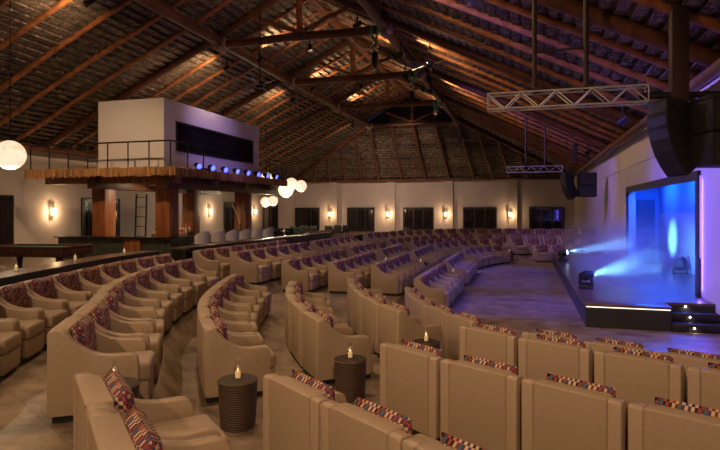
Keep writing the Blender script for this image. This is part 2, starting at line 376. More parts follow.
# proscenium frame
fr = thing('proscenium_frame', 'thin black frame around the blue lit stage opening', 'stage frame', (XR, 0, 0))
t = MB(); t.box(-.08, -.005, Y0-.12, Y0+.06, ZS, ZO+.12); t.build('side_post', 'black', fr)
t = MB(); t.box(-.08, -.005, Y1-.06, Y1+.12, ZS, ZO+.12); t.build('side_post', 'black', fr)
t = MB(); t.box(-.08, -.005, Y0+.06, Y1-.06, ZO-.10, ZO+.12); t.build('top_rail', 'black', fr)
t = MB(); t.box(-.03, -.005, Y0-.145, Y0-.125, ZS+.9, ZO); t.build('light_strip', 'led_violet', fr)
t = MB(); t.box(-.03, -.005, Y1+.125, Y1+.145, ZS+.9, ZO); t.build('light_strip', 'led_violet', fr)

for yy_, sg in ((Y0-.16, -1), (Y1+.16, 1)):
    a_ = lamp('AREA', 'edge_glow', (-.045, yy_, 1.95), E_EDGE, (.16,.08,1.0), size=.03, size_y=2.6, parent=fr)
    a_.rotation_euler = (Vector((.12, sg, 0))).to_track_quat('-Z', 'Y').to_euler()
# back-wall pilasters, doors and sconces; back wall plane Y=YB
def back_x(px):      # X on the back wall under an image column
    l = (px-360)/560; return YB*(l*.9592-.2827)/(.9592+.2827*l)
def left_y(px):
    l = (px-360)/560; return XL*(.9592+.2827*l)/(l*.9592-.2827)
def sconce(name, loc, rz, label):
    s = thing('wall_sconce', label, 'wall lamp', loc, rz, 'wall sconces')
    t = MB(); t.box(-.07, .07, 0, .03, -.16, .16); t.build('back_plate', 'steel_bracket', s)
    t = MB(); t.lathe([(.05,-.16),(.085,-.14),(.11,.16),(.10,.16)], (0,.14,0), 14); t.build('shade', 'sconce_glow', s)
    t = MB(); t.tube((0,.02,-.1), (0,.14,-.13), .015); t.build('arm', 'steel_bracket', s)
    lamp('POINT', 'sconce_light', (0,.34,0), E_SCONCE, WARM, size=.02, parent=s)
for i, px in enumerate((334, 391.5, 449, 513)):
    x = back_x(px); wd = .36
    t = MB(); t.box(x-wd, x+wd, YB-.22, YB, ZT['Q'], ZW-.05); struct(t.build('trim_%d' % (i+1), 'white_wall'))
    sconce('s', (back_x(px-3), YB-.22, 2.2), PI, ['leftmost glowing wall sconce on the far back wall','second glowing sconce from the left on the far back wall','third glowing sconce from the left on the far back wall','glowing wall sconce nearest the stage corner of the back wall'][i])
def door(name, x0, x1, z1, panes, place, mirror=False):
    r = bpy.data.objects.new(name, None); col.objects.link(r); struct(r)
    t = MB(); W_ = abs(x1-x0)
    t.box(0, W_, 0, .05, 0, z1); t.build('door_panel', 'door_dark', r)
    t = MB(); t.box(-.07, .0, 0, .09, 0, z1+.07); t.box(W_, W_+.07, 0, .09, 0, z1+.07); t.box(0, W_, 0, .09, z1, z1+.07)
    t.build('door_frame', 'black', r)
    for k in range(panes):
        a = W_*(k+.1)/panes; b = W_*(k+.9)/panes
        t = MB(); t.box(a, b, .05, .06, .25, z1-.15); t.build('door_glass', 'glass_dark', r)
        t = MB()
        for q in range(5): t.box(a, a+.02+(b-a)*.02, .06, .075, .25, z1-.15) if False else t.box(a+(b-a)*q/4-.012, a+(b-a)*q/4+.012, .06, .075, .25, z1-.15)
        t.build('mullion', 'shutter', r)
    place(r); return r
zf = ZT['Q']
for i, (a, b) in enumerate(((296,319),(348,374),(404,433),(464,496),(530,564))):
    xa, xb = back_x(a), back_x(b)
    def pl(r, xb=xb): r.location = (xb, YB-.001, zf); r.rotation_euler = (0,0,PI)
    door('door_%d' % (i+1), xa, xb, 2.75-zf, 3, pl)
for i, (a, b) in enumerate(((-4,11),(82,118),(224,237),(263,277))):
    ya, yb = left_y(a), left_y(b)
    def pl(r, yb=yb): r.location = (XL+.001, yb, zf); r.rotation_euler = (0,0,-PI/2)
    door('door_%d' % (i+6), ya, yb, 3.1-zf, 2, pl)
for px, nm in ((51,'glowing wall sconce on the left wall below the round pendant'),(209,'glowing sconce on the left wall between the bar columns'),(254,'glowing sconce on the left wall beyond the last bar column')):
    sconce('s', (XL, left_y(px), 2.45), -PI/2, nm)
t = MB(); t.box(XR-.03, XR, YF, YB, 4.2, 4.28); struct(t.build('trim_5', 'white_wall'))

# ------------------------------------------------------------------ roof: thatch, rafters, purlins, collars
def slope_mesh(name, corner, U, V, nu, nv, lu, lv, clip=None, step=.09):
    """ saw-tooth layers of thatch seen from below; corner + u*U + v*V """
    bm = bmesh.new(); uvl = bm.loops.layers.uv.new('uv'); N_ = U.cross(V).normalized()
    if N_.z < 0: N_ = -N_
    rows = []
    for j in range(nv):
        for e in (0, 1):
            r = []
            for i in range(nu+1):
                u = lu*i/nu; v = lv*(j+e)/nv
                if clip: u0, u1 = clip(v); u = u0+(u1-u0)*i/nu
                d = (step if e == 0 else 0) + random.uniform(-.018, .018)
                r.append((bm.verts.new(corner + U*u + V*v - N_*(step-d)), u, v))
            rows.append(r)
    for a, b in zip(rows, rows[1:]):
        for i in range(nu):
            q = [a[i], a[i+1], b[i+1], b[i]]; f = bm.faces.new([x[0] for x in q])
            for lp, x in zip(f.loops, q): lp[uvl].uv = (x[1], x[2])
    bmesh.ops.recalc_face_normals(bm, faces=bm.faces)
    me = bpy.data.meshes.new(name); bm.to_mesh(me); bm.free(); me.materials.append(M['thatch'])
    o = bpy.data.objects.new(name, me); col.objects.link(o)
    so = o.modifiers.new('solid', 'SOLIDIFY'); so.thickness = .25; so.offset = 1 if False else 0
    return struct(o)
off = .42   # thatch sits this far above the structural line
V = Vector((XM-XL, 0, ZR-ZW)); lv = V.length; V.normalize()
slope_mesh('ceiling_left', Vector((XL-.3, YF-.3, ZW+off-.15)), Vector((0,1,0)), V, 150, 44, YB-YF, lv+.6, clip=lambda v: (0, YH-YF + (YB-YH)*max(0, 1-v/((XPL-XL)/V.x))))
V = Vector((XM-XR, 0, ZR-ZW)); lv = V.length; V.normalize()
slope_mesh('ceiling_right', Vector((XR+.3, YF-.3, ZW+off-.15)), Vector((0,1,0)), V, 150, 44, YB-YF, lv+.6, clip=lambda v: (0, YH-YF + (YB-YH)*max(0, 1-v/((XPR-XR)/V.x))))
V = Vector((0, YH-YB, ZP-ZW)); lv = V.length; V.normalize()
slope_mesh('ceiling_back', Vector((XL-.3, YB+.1, ZW+off-.1)), Vector((1,0,0)), V, 70, 26, 1, lv-.5, clip=lambda v: ((XPL-XL)*v/lv, (XR-XL)+.6-(XR-XPR)*v/lv))
# dark gable vent above the hipped end
t = MB(); t.prism([(XPL-.6, ZP-.1), (XPR+.6, ZP-.1), (XM, ZR+.75)], YH+.45, YH+.6, 'Y'); struct(t.build('ceiling_vent', 'black'))
def log(name, p0, p1, r, m, r1=None):
    t = MB(); p0, p1 = Vector(p0), Vector(p1); c = (p0+p1)/2
    d = p1-p0; q = d.to_track_quat('Z','Y'); n = 10; k = 7; bm = t.bm; prev = None
    ph = random.uniform(0, 6)
    for i in range(k+1):
        z = -d.length/2 + d.length*i/k; rr = (r + ((r1 or r)-r)*i/k)*random.uniform(.95, 1.05)
        ring = [bm.verts.new((rr*math.cos(2*PI*a/n)+.02*math.sin(i*1.3+ph), rr*math.sin(2*PI*a/n)+.02*math.cos(i*1.7+ph), z)) for a in range(n)]
        if prev:
            for a in range(n): bm.faces.new((prev[a], prev[(a+1)%n], ring[(a+1)%n], ring[a]))
        else: bm.faces.new(ring[::-1])
        prev = ring
    bm.faces.new(prev)
    o = t.build(name, m, loc=c, ang=60); o.rotation_euler = q.to_euler(); return struct(o)
TR = [5.7, 12.4, 20.3, 27.4, 34.9, YH]
yy = YF+1.0
ys = []
for a, b in zip([YF-1.6]+TR, TR):
    for k in range(5): ys.append((a+(b-a)*k/5, k == 0))
for y, main in ys[1:]:
    if y < YF+.3: continue
    r = .17 if main else .108; dz_ = .12 if main else .22; m = 'dark_log' if main else 'log'
    log('rafter', (XL+.1, y, ZW+dz_), (XM-.05, y, ZR+dz_), r, m, r*.85)
    log('rafter', (XR-.1, y, ZW+dz_), (XM+.05, y, ZR+dz_), r, m, r*.85)
for x0, f in ((XPL, 0), (XPR, 1)):
    log('purlin', (x0, YF+.2, ZP-.22), (x0, YH+.1, ZP-.22), .20, 'dark_log')
for x0, z in ((XL+.35, ZW+.05), (XR-.35, ZW+.05)):
    log('purlin', (x0, YF+.2, z), (x0, YB-.3, z), .13, 'dark_log')
log('purlin', (XL+.3, YB-.25, ZW+.05), (XR-.3, YB-.25, ZW+.05), .13, 'dark_log')
log('ridge_pole', (XM, YF+.2, ZR), (XM, YH, ZR), .15, 'dark_log')
for y in TR:
    log('collar_beam', (XPL-.25, y, ZP-.28), (XPR+.25, y, ZP-.28), .16, 'dark_log')
    log('king_post', (XM, y, ZP-.12), (XM, y, ZR-.1), .12, 'log')
    log('strut', (XM, y, ZP-.1), (XM-2.1, y, ZP+.72), .085, 'log'); log('strut', (XM, y, ZP-.1), (XM+2.1, y, ZP+.72), .085, 'log')
    for x in (XPL, XPR):
        t = MB(); t.box(-.28, .28, -.2, .2, -.2, .14, r=.05); t.box(-.1, .1, -.24, .24, -.34, -.18, r=.03)
        struct(t.build('joint_plate', 'steel_bracket', loc=(x, y, ZP-.24)))
# hipped end
for x0, x1 in ((XPL, XL+.15), (XPR, XR-.15)): log('hip_rafter', (x0, YH, ZP-.1), (x1, YB-.2, ZW+.12), .17, 'dark_log')
xs = [XPL + (XPR-XPL)*i/4 for i in range(5)]
for x in xs: log('rafter', (x, YH+.05, ZP-.2), (x+(x-XM)*.22, YB-.25, ZW+.1), .13, 'dark_log')
for i in range(1, 6):
    f = i/6
    for x0, x1 in ((XPL, XL), (XPR, XR)):
        a = Vector((x0, YH, ZP)).lerp(Vector((x1, YB, ZW)), f); log('rafter', (a.x, a.y+.05, a.z-.1), (a.x+(x1-x0)*.09, YB-.25, ZW+.1), .11, 'dark_log') if f < .97 else None
# ------------------------------------------------------------------ armchairs
def taper(v): return (v.x*(1-.11*v.y/.8), v.y, v.z)
CW = .40
arm_prof = [(0,.07),(0,.80),(.012,.819),(.045,.825),(.10,.820),(.145,.79),(.19,.74),(.25,.682),(.32,.63),(.41,.592),(.52,.575),(.665,.575),(.712,.562),(.738,.53),(.745,.48),(.745,.07)]
def chair_meshes():
    D_ = {}
    for nm, x0, x1 in (('arm_l', -CW, -CW+.105), ('arm_r', CW-.105, CW)):
        t = MB(); t.prism(arm_prof, x0, x1, 'X', r=.010, seg=2); D_[nm] = t.map(taper).mesh('arm', 'leather', 50)
    t = MB(); t.box(-CW+.1055, CW-.1055, .001, .15, .07, .823, r=.008, seg=2)
    D_['backrest'] = t.map(taper).mesh('backrest', 'leather', 50)
    for sx in (-1, 1):
        t = MB(); t.tube((sx*(CW-.105), .001, .08), (sx*(CW-.105), .001, .815), .0045, n=6); D_['piping', sx] = t.map(taper).mesh('piping', 'leather', 60)
    t = MB(); t.box(-CW+.107, CW-.107, .13, .82, .07, .29, r=.012, seg=2); D_['seat_base'] = t.map(taper).mesh('seat_base', 'leather', 50)
    t = MB(); t.box(-CW+.108, CW-.108, .14, .838, .292, .455, r=.04, seg=3)
    for v in t.bm.verts:
        if v.co.z > .42: v.co.z += .02*(1-(v.co.x/.3)**2)
    D_['seat_cushion'] = t.map(taper).mesh('seat_cushion', 'leather', 50)
    t = MB(); t.box(-CW+.05, CW-.05, .03, .76, 0, .069); D_['plinth'] = t.map(taper).mesh('plinth', 'plinth')
    # puffed patterned cushion leaning on the backrest
    t = MB(); nx, nz = 12, 10; bm = t.bm; g = {}; uvl = bm.loops.layers.uv.new('uv')
    for sgn in (-1, 1):
        for i in range(nx+1):
            for j in range(nz+1):
                a, b = i/nx*2-1, j/nz*2-1
                e = max(0, (1-a**8)*(1-b**8))**.5
                p = Vector((a*.282*(1-.015*b*b), sgn*.06*e, b*.197*(1-.015*a*a)))
                if sgn == 1 and (abs(a) == 1 or abs(b) == 1): g[sgn,i,j] = g[-1,i,j]
                else: g[sgn,i,j] = bm.verts.new(p)
        for i in range(nx):
            for j in range(nz):
                q = [g[sgn,i,j], g[sgn,i+1,j], g[sgn,i+1,j+1], g[sgn,i,j+1]]
                uv = [(i/nx*.60, j/nz*.46+sgn*3), ((i+1)/nx*.60, j/nz*.46+sgn*3), ((i+1)/nx*.60, (j+1)/nz*.46+sgn*3), (i/nx*.60, (j+1)/nz*.46+sgn*3)]
                f = bm.faces.new(q)
                for lp, c_ in zip(f.loops, uv): lp[uvl].uv = c_
    bmesh.ops.recalc_face_normals(bm, faces=bm.faces)
    bm.transform(Matrix.Translation((0, .222, .665)) @ Matrix.Rotation(math.radians(5), 4, 'X'))
    D_['back_cushion'] = t.mesh('back_cushion', 'patterned_fabric', 60)
    return D_
CM = chair_meshes()
def make_chair():
    r = bpy.data.objects.new('armchair', None); r.empty_display_size = .1; col.objects.link(r)
    for k, nm in (('backrest','backrest'),('arm_l','arm'),('arm_r','arm'),('seat_base','seat_base'),('seat_cushion','seat_cushion'),('back_cushion','back_cushion'),('plinth','plinth')):
        o = bpy.data.objects.new(nm, CM[k]); col.objects.link(o); o.parent = r
        if k == 'backrest':
            
            for sx in (-1, 1): p = bpy.data.objects.new('piping', CM['piping', sx]); col.objects.link(p); p.parent = o
    for c in r.children:
        if c.name.startswith('back_cushion'): c['label'] = 'red, cream and black patterned back cushion'
        if c.name.startswith('plinth'): c['label'] = 'recessed black plinth'
    return r
proto = [make_chair()]
def run(row, start, n, phrase, end, wd=.82, rev=False, z=None, shift=0, last=None):
    """ n chairs from the point 'start' along the row; phrase says which row, end says which end is counted from """
    c = ROW[row]; s0 = c.near(start) if last is None else c.near(last) - n*wd
    for i in range(n):
        s = s0 + (i+.5)*wd; p = c.at(s); T = c.tan(s)
        if shift: p = c.off(s, shift)
        o = proto[0] if not used else dup(proto[0])
        used.append(1)
        o.location = (p.x, p.y, ZT[row] if z is None else z); o.rotation_euler = (0, 0, math.atan2(-T.x, T.y) - PI/2)
        k = n-1-i if rev else i
        tag(o, 'tan armchair, %s from the %s, %s' % (ORD[k], end, phrase), 'armchair', 'armchairs in ' + phrase)
used = []
# near blocks (seen from behind), left blocks, middle blocks, far blocks facing us; 'start' is the end nearest the frame's right/near side
run('N', None, 4, 'frontmost near row by the stage', 'left', rev=True, wd=.82, last=(-.06,8.06))
run('M', None, 5, 'second near row from the stage', 'left', rev=True, wd=.85, last=(-.80,7.06))
run('O', None, 5, 'third near row, behind two other rows', 'left', rev=True, wd=.84, last=(-1.47,5.70))
run('P', None, 4, 'nearest row at the bottom centre', 'left', rev=True, wd=.82, last=(-2.03,4.11))
run('Q', None, 2, 'row at the bottom left corner', 'left', rev=True, wd=.80, last=(-2.82,2.96))
run('N', (-.75,8.6), 5, 'innermost curved row left of the near aisle', 'near end')
run('M', (-1.70,7.80), 5, 'curved row beside the fourth wicker table', 'near end', wd=.86)
run('O', (-2.48,6.60), 5, 'curved row beside the third wicker table', 'near end', wd=.86)
run('P', (-3.36,5.42), 7, 'long curved row beside the second wicker table', 'near end')
run('Q', (-3.97,3.89), 9, 'long curved row at the left foreground', 'near end', wd=.85)
run('R', (-5.75,3.55), 11, 'outermost left row against the black ledge', 'far end', rev=True, wd=.80)
run('N', (-2.65,13.7), 5, 'blue lit middle row nearest the stage', 'near end', wd=.84)
run('N', (-2.65,18.9), 5, 'second blue lit row along the stage floor', 'near end', wd=.84)
run('M', (-3.95,14.5), 5, 'second middle row from the stage', 'near end')
run('M', (-3.95,19.55), 5, 'second middle row beyond the dark table', 'near end')
run('O', (-5.05,14.1), 5, 'third middle row from the stage', 'near end')
run('O', (-5.05,19.2), 4, 'third middle row, farther half', 'near end')
run('P', (-6.15,13.5), 5, 'fourth middle row from the stage', 'near end')
run('P', (-6.15,19.1), 4, 'fourth middle row, farther half', 'near end')
run('Q', (-7.25,12.8), 6, 'fifth middle row from the stage', 'near end')
run('Q', (-7.25,18.3), 6, 'fifth middle row, farther half', 'near end')
run('R', (-8.5,13.0), 7, 'middle row against the black ledge', 'near end')
run('N', (-2.62,24.4), 5, 'front slanted row left of the far block', 'near end', wd=.84)
run('M', (-3.92,24.6), 7, 'second slanted row left of the far block', 'near end', wd=.9)
run('O', (-5.03,24.9), 8, 'third slanted row left of the far block', 'near end', wd=.9)
run('P', (-6.13,25.0), 9, 'fourth slanted row left of the far block', 'near end', wd=.92)
run('Q', (-7.22,25.0), 11, 'rear slanted row before the back wall', 'near end', wd=.9)
run('N', (.35,29.42), 4, 'front row of the far block facing us', 'left', wd=.84)
run('M', (-.85,30.3), 5, 'second row of the far block facing us', 'left', wd=.88)
run('O', (-1.75,31.35), 6, 'third row of the far block facing us', 'left', wd=.89)
run('P', (-2.55,32.45), 7, 'fourth row of the far block facing us', 'left', wd=.88)

run('Q', (-2.9,33.7), 8, 'last row of the far block under the windows', 'left', wd=.86)

# ------------------------------------------------------------------ black ledge behind the outer rows, raised strip behind it
def ledge(row, sa, sb, d0, d1, z0, z1, label, n=40):
    c = ROW[row]; A = [c.off(sa+(sb-sa)*i/n, d0) for i in range(n+1)]; B_ = [c.off(sa+(sb-sa)*i/n, d1) for i in range(n+1)]
    o = thing('ledge_counter', label, 'ledge', (A[0].x, A[0].y, 0)); b = Vector((A[0].x, A[0].y))
    P = [(p-b) for p in A]; Q = [(p-b) for p in B_]
    t = MB(); t.prism([tuple(p) for p in P]+[tuple(p) for p in Q[::-1]], z1-.05, z1, 'Z'); t.build('counter_top', 'counter_top', o, ang=20)
    A2 = [(c.off(sa+(sb-sa)*i/n, d0-.06)-b) for i in range(n+1)]; B2 = [(c.off(sa+(sb-sa)*i/n, d0-.20)-b) for i in range(n+1)]
    t = MB(); t.prism([tuple(p) for p in A2]+[tuple(p) for p in B2[::-1]], z0, z1-.05, 'Z'); t.build('front_wall', 'black', o, ang=20)
    A3 = [(c.off(sa+(sb-sa)*i/n, d0+.02)-b) for i in range(n+1)]; B3 = [(c.off(sa+(sb-sa)*i/n, d0-.0)-b) for i in range(n+1)]
    t = MB(); t.prism([tuple(p) for p in A3]+[tuple(p) for p in B3[::-1]], z1-.14, z1, 'Z'); t.build('fascia', 'black', o, ang=20)
    return o
R = ROW['R']; Q_ = ROW['Q']
rA, rB = R.near((-5.6,3.3)), R.near((-8.48,12.0)); rC, rD = R.near((-8.5,13.3)), R.near((-8.5,25.3))
ledge('R', rA, rB, -.30, -.85, ZT['R'], 1.5, 'long curved ledge counter behind the outermost left row')
ledge('R', rC, rD, -.30, -.85, ZT['R'], 1.5, 'black ledge counter in front of the bar stools')
qC, qD = Q_.near((-7.22,25.0)), Q_.near((-5.7,30.8))
ledge('Q', qC, qD, -.30, -.75, ZT['Q'], 1.38, 'black ledge counter behind the rear slanted row')
c = R; n = 60
def strip(s0, s1):
    A = [c.off(s0+(s1-s0)*i/n, -.55) for i in range(n+1)]; B_ = [c.off(s0+(s1-s0)*i/n, -2.5) for i in range(n+1)]
    t = MB(); t.prism([tuple(p) for p in A]+[tuple(p) for p in B_[::-1]], ZT['Q']-.02, ZT['S'], 'Z'); struct(t.build('floor_platform', 'counter_stone', ang=20))
strip(rA, R.near((-8.1,9.5)))
run('R', (-7.34,7.0), 2, 'raised place behind the left ledge', 'left', z=ZT['S'], shift=-2.15)
run('R', (-8.5,25.8), 5, 'row behind the far ledge before the dining tables', 'near end', z=ZT['Q'], shift=-2.0)

# ------------------------------------------------------------------ wicker tables and candles
def candle(loc, label, light=0):
    o = thing('candle_holder', label, 'candle', loc)
    t = MB(); t.lathe([(.040,0),(.042,.01),(.042,.085),(.036,.11),(.022,.13),(.020,.165),(.030,.19),(.028,.19),(.018,.165),(.020,.132),(.034,.108),(.038,.085),(.038,.012),(.001,.012)], n=16); t.build('glass', 'candle_glass', o)
    t = MB(); t.lathe([(.026,.014),(.027,.075),(.0,.077)], n=12); t.build('wax', 'wax', o)
    t = MB(); t.lathe([(.0,.080),(.005,.088),(.004,.098),(.0,.112)], n=8); t.build('flame', 'flame', o)
    if light: lamp('POINT', 'candle_light', (0,0,.098), light*.6, WARM, size=.004, parent=o)
    return o
def wtable(x, y, z, label, cl, r=.19, h=.47):
    o = thing('side_table', label, 'side table', (x, y, z), 0, 'wicker drum tables')
    t = MB(); t.lathe([(r*.86,0),(r*.90,.02),(r*.97,h*.5),(r,h-.05),(r*1.02,h-.03)], n=24); t.build('drum', 'wicker', o)
    t = MB(); t.lathe([(r*1.02,h-.03),(r*1.05,h-.015),(r*1.0,h),(.0,h)], n=24); t.build('table_top', 'wicker', o)
    candle((x, y, z+h), cl, .7)
wtable(-3.22,3.82,ZT['Q'],'wicker drum table half hidden behind the bottom left armchair','lit candle in glass on the bottom left wicker table')
wtable(-2.74,5.0,ZT['P'],'wicker drum table at the end of the long second curved row','lit candle in glass on the lower of the two open wicker tables')
wtable(-1.98,6.31,ZT['O'],'wicker drum table in the middle of the near aisle','lit candle in glass on the middle wicker table')
wtable(-1.30,7.62,ZT['M'],'wicker drum table partly hidden behind a tall armchair back','lit candle in glass on the rearmost near wicker table')
wtable(-2.25,18.4,ZT['N'],'dark wicker table between the two blue lit rows','candle on the dark table between the blue lit rows', .17, .5)
wtable(-3.45,19.1,ZT['M'],'dark wicker table between the second middle rows','candle on the dark table between the second middle rows', .22, .5)
wtable(-4.6,18.75,ZT['O'],'dark wicker table between the third middle rows','candle on the dark table between the third middle rows', .2, .5)
wtable(-.75,28.7,ZT['N'],'dark wicker table left of the far block','candle on the dark table left of the far block', .2, .5)
def on_ledge(px, row, d):
    c = ROW[row]; best = None
    for i in range(400):
        p = c.off(c.s[-1]*i/400, d); L = .9592*p.x+.2827*p.y; D = -.2827*p.x+.9592*p.y
        if D > 1 and p.y < 22:
            e = abs(360+560*L/D-px)
            if best is None or e < best[0]: best = (e, p)
    return best[1]
for px, nm in ((16,'lit candle on the left ledge nearest the frame edge'),(76,'lit candle on the left ledge below the pool table'),(125,'lit candle on the left ledge near its far end')):
    p = on_ledge(px, 'R', -.62); candle((p.x, p.y, 1.5), nm, .5)

# ------------------------------------------------------------------ stage
SX, SY0, SY1 = 1.26, 12.95, 27.9
st = thing('stage', 'low black stage platform with dark plank deck and light strip', 'stage', (SX, SY0, 0))
t = MB(); t.box(0, 1.65, 0, SY1-SY0, 0, ZS-.05); t.box(1.65, XR-.012-SX, .66, SY1-SY0, 0, ZS-.05); t.build('riser', 'stage_side', st)
t = MB(); t.box(-.03, 1.66, -.03, .661, ZS-.05, ZS, r=.006); t.box(-.03, XR-.01-SX, .66, SY1-SY0, ZS-.05, ZS); t.build('deck', 'stage_planks', st)
t = MB(); t.box(.0, 1.63, -.022, -.004, ZS-.075, ZS-.058); t.build('light_strip', 'led_white', st)
t = MB(); t.box(-.016, -.004, .0, SY1-SY0, ZS-.10, ZS-.06); t.build('edge_trim', 'black_gloss', st)
sp = thing('stage_steps', 'three small black steps with spot lights up to the stage', 'steps', (2.93, SY0, 0))
for i in range(2):
    t = MB(); t.box(0, XR-.012-2.93, i*.32+.005, .64, i*ZS/3, (i+1)*ZS/3, r=.008); t.build('step', 'black', sp)
for i in range(3):
    yv = i*.32 if i < 2 else .658
    t = MB(); t.lathe([(.0,0),(.019,.0),(.019,.012),(.0,.012)], n=12, mx=Matrix.Translation((.40, yv-.004+(.006 if i == 2 else 0), i*ZS/3+.10)) @ Matrix.Rotation(PI/2, 4, 'X')); t.build('step_light', 'led_white', sp)
    lamp('SPOT', 'step_glow', (.40, yv-.03, i*ZS/3+.10), 1.4, (1,.85,.66), target=None, size=.02, spot=140, parent=sp).rotation_euler = (math.radians(35), 0, 0)
# moving-head lamps on the stage edge
def moving_head(loc, target, label):
    o = thing('moving_head_light', label, 'stage light', loc)
    d = Vector(target)-Vector((loc[0], loc[1], loc[2]+.33)); az = math.atan2(-d.x, d.y); el = math.atan2(d.z, math.hypot(d.x, d.y))
    t = MB(); t.box(-.17, .17, -.14, .14, .0, .10, r=.02); t.build('base', 'black', o)
    t = MB(); t.box(-.06, .06, -.141, -.139, .03, .07); t.build('display', 'par_lens', o) if False else t.bm.free()
    y = MB(); y.box(-.19, -.15, -.04, .04, .14, .37, r=.015); y.box(.15, .19, -.04, .04, .14, .37, r=.015); y.box(-.19, .19, -.08, .08, .10, .16, r=.02)
    yo = y.build('yoke', 'black', o); yo.rotation_euler = (0,0,az)
    h = MB(); mx = Matrix.Translation((0,0,.33)) @ Matrix.Rotation(az, 4, 'Z') @ Matrix.Rotation(el-PI/2, 4, 'X')
    h.lathe([(.0,-.17),(.09,-.17),(.12,-.10),(.13,.02),(.115,.14),(.105,.20),(.09,.20),(.085,.1)], n=18, mx=mx, cap=False); ho = h.build('head', 'black', o)
    l = MB(); l.lathe([(.0,.203),(.06,.200),(.095,.192)], n=18, mx=mx); l.build('lens', 'beam_lens', ho)
    dn = d.normalized(); p = Vector((0,0,.33))+dn*.23
    lamp('SPOT', 'beam', p, E_BEAM, (.18,.52,1.0), target=p+dn, size=.05, spot=24, blend=1.0, parent=o)
moving_head((1.50,15.45,ZS), (4.95,19.6,1.2), 'nearer black moving head lamp on the stage corner')
moving_head((1.42,23.6,ZS), (4.95,22.4,1.5), 'farther moving head lamp at the far stage edge')
fo = thing('stage_floodlight', 'round black floodlight standing at the back of the stage', 'stage light', (4.72,19.9,ZS))
t = MB(); t.lathe([(.0,-.18),(.15,-.16),(.20,-.02),(.21,.15),(.19,.15),(.17,.05),(.0,.03)], n=20, mx=Matrix.Translation((0,0,.30)) @ Matrix.Rotation(.9, 4, 'Z') @ Matrix.Rotation(PI/2-.35, 4, 'X')); t.build('housing', 'black', fo)
t = MB(); t.box(-.22,-.18,-.04,.04,.0,.32,r=.01); t.box(.18,.22,-.04,.04,.0,.32,r=.01); t.box(-.22,.22,-.06,.06,.0,.03,r=.01); t.build('bracket', 'black', fo)
# blue LED battens inside the alcove ceiling and over the stage
for i, y in enumerate((16.2, 19.4, 22.6)):
    b = thing('light_batten', 'blue stage light batten under the alcove ceiling, %s' % ('nearest','middle one','farthest')[i], 'stage light', (4.45, y, ZO+.45))
    t = MB(); t.box(-.10,.10,-.9,.9,-.14,0,r=.01); t.build('housing', 'black', b)
    t = MB(); t.box(-.08,.08,-.88,.88,-.145,-.141); t.build('lens', 'par_lens', b)
    lamp('AREA', 'batten_light', (0,0,-.17), E_ALCOVE, (.005,.09,1.0), size=.16, size_y=1.7, parent=b).rotation_euler = (0,math.radians(-8),0)
# stage haze: thin smoke over the deck
HX0, HX1, HY0, HY1, HZ0, HZ1 = SX+.04, XR-.1, SY0+.5, SY1-1.2, ZS+.004, 2.6
hz = MB(); hz.box(HX0, HX1, HY0, HY1, HZ0, HZ1)
hm = bpy.data.materials.new('haze'); hm.use_nodes = True; hn = hm.node_tree; hn.nodes.remove(hn.nodes['Principled BSDF'])
vs = hn.nodes.new('ShaderNodeVolumeScatter'); vs.inputs['Anisotropy'].default_value = .2
tc_ = hn.nodes.new('ShaderNodeTexCoord'); sp_ = hn.nodes.new('ShaderNodeSeparateXYZ'); hn.links.new(tc_.outputs['Object'], sp_.inputs[0])
def ramp_(out, a, b):
    m_ = hn.nodes.new('ShaderNodeMapRange'); m_.interpolation_type = 'SMOOTHSTEP'; m_.inputs[1].default_value = a; m_.inputs[2].default_value = b
    hn.links.new(out, m_.inputs[0]); return m_.outputs[0]
def mul_(a, b):
    m_ = hn.nodes.new('ShaderNodeMath'); m_.operation = 'MULTIPLY'; hn.links.new(a, m_.inputs[0])
    if isinstance(b, float): m_.inputs[1].default_value = b
    else: hn.links.new(b, m_.inputs[1])
    return m_.outputs[0]
den = mul_(ramp_(sp_.outputs[0], HX0, HX0+.5), ramp_(sp_.outputs[2], HZ1, .9))
den = mul_(den, ramp_(sp_.outputs[1], HY0, HY0+2.0)); den = mul_(den, ramp_(sp_.outputs[1], HY1, HY1-2.0))
nz_ = hn.nodes.new('ShaderNodeTexNoise'); nz_.inputs['Scale'].default_value = 1.3; nz_.inputs['Detail'].default_value = 3
mp_ = hn.nodes.new('ShaderNodeMapping'); mp_.inputs['Scale'].default_value = (.8, .6, 2.2); hn.links.new(tc_.outputs['Object'], mp_.inputs[0]); hn.links.new(mp_.outputs[0], nz_.inputs['Vector'])
den = mul_(mul_(den, ramp_(nz_.outputs['Fac'], .25, .75)), HAZE)
hn.links.new(den, vs.inputs['Density'])
hn.links.new(vs.outputs[0], hn.nodes['Material Output'].inputs['Volume'])
o = hz.build('stage_haze', hm); tag(o, 'thin smoke haze hanging over the blue lit stage', 'haze'); o['kind'] = 'stuff'

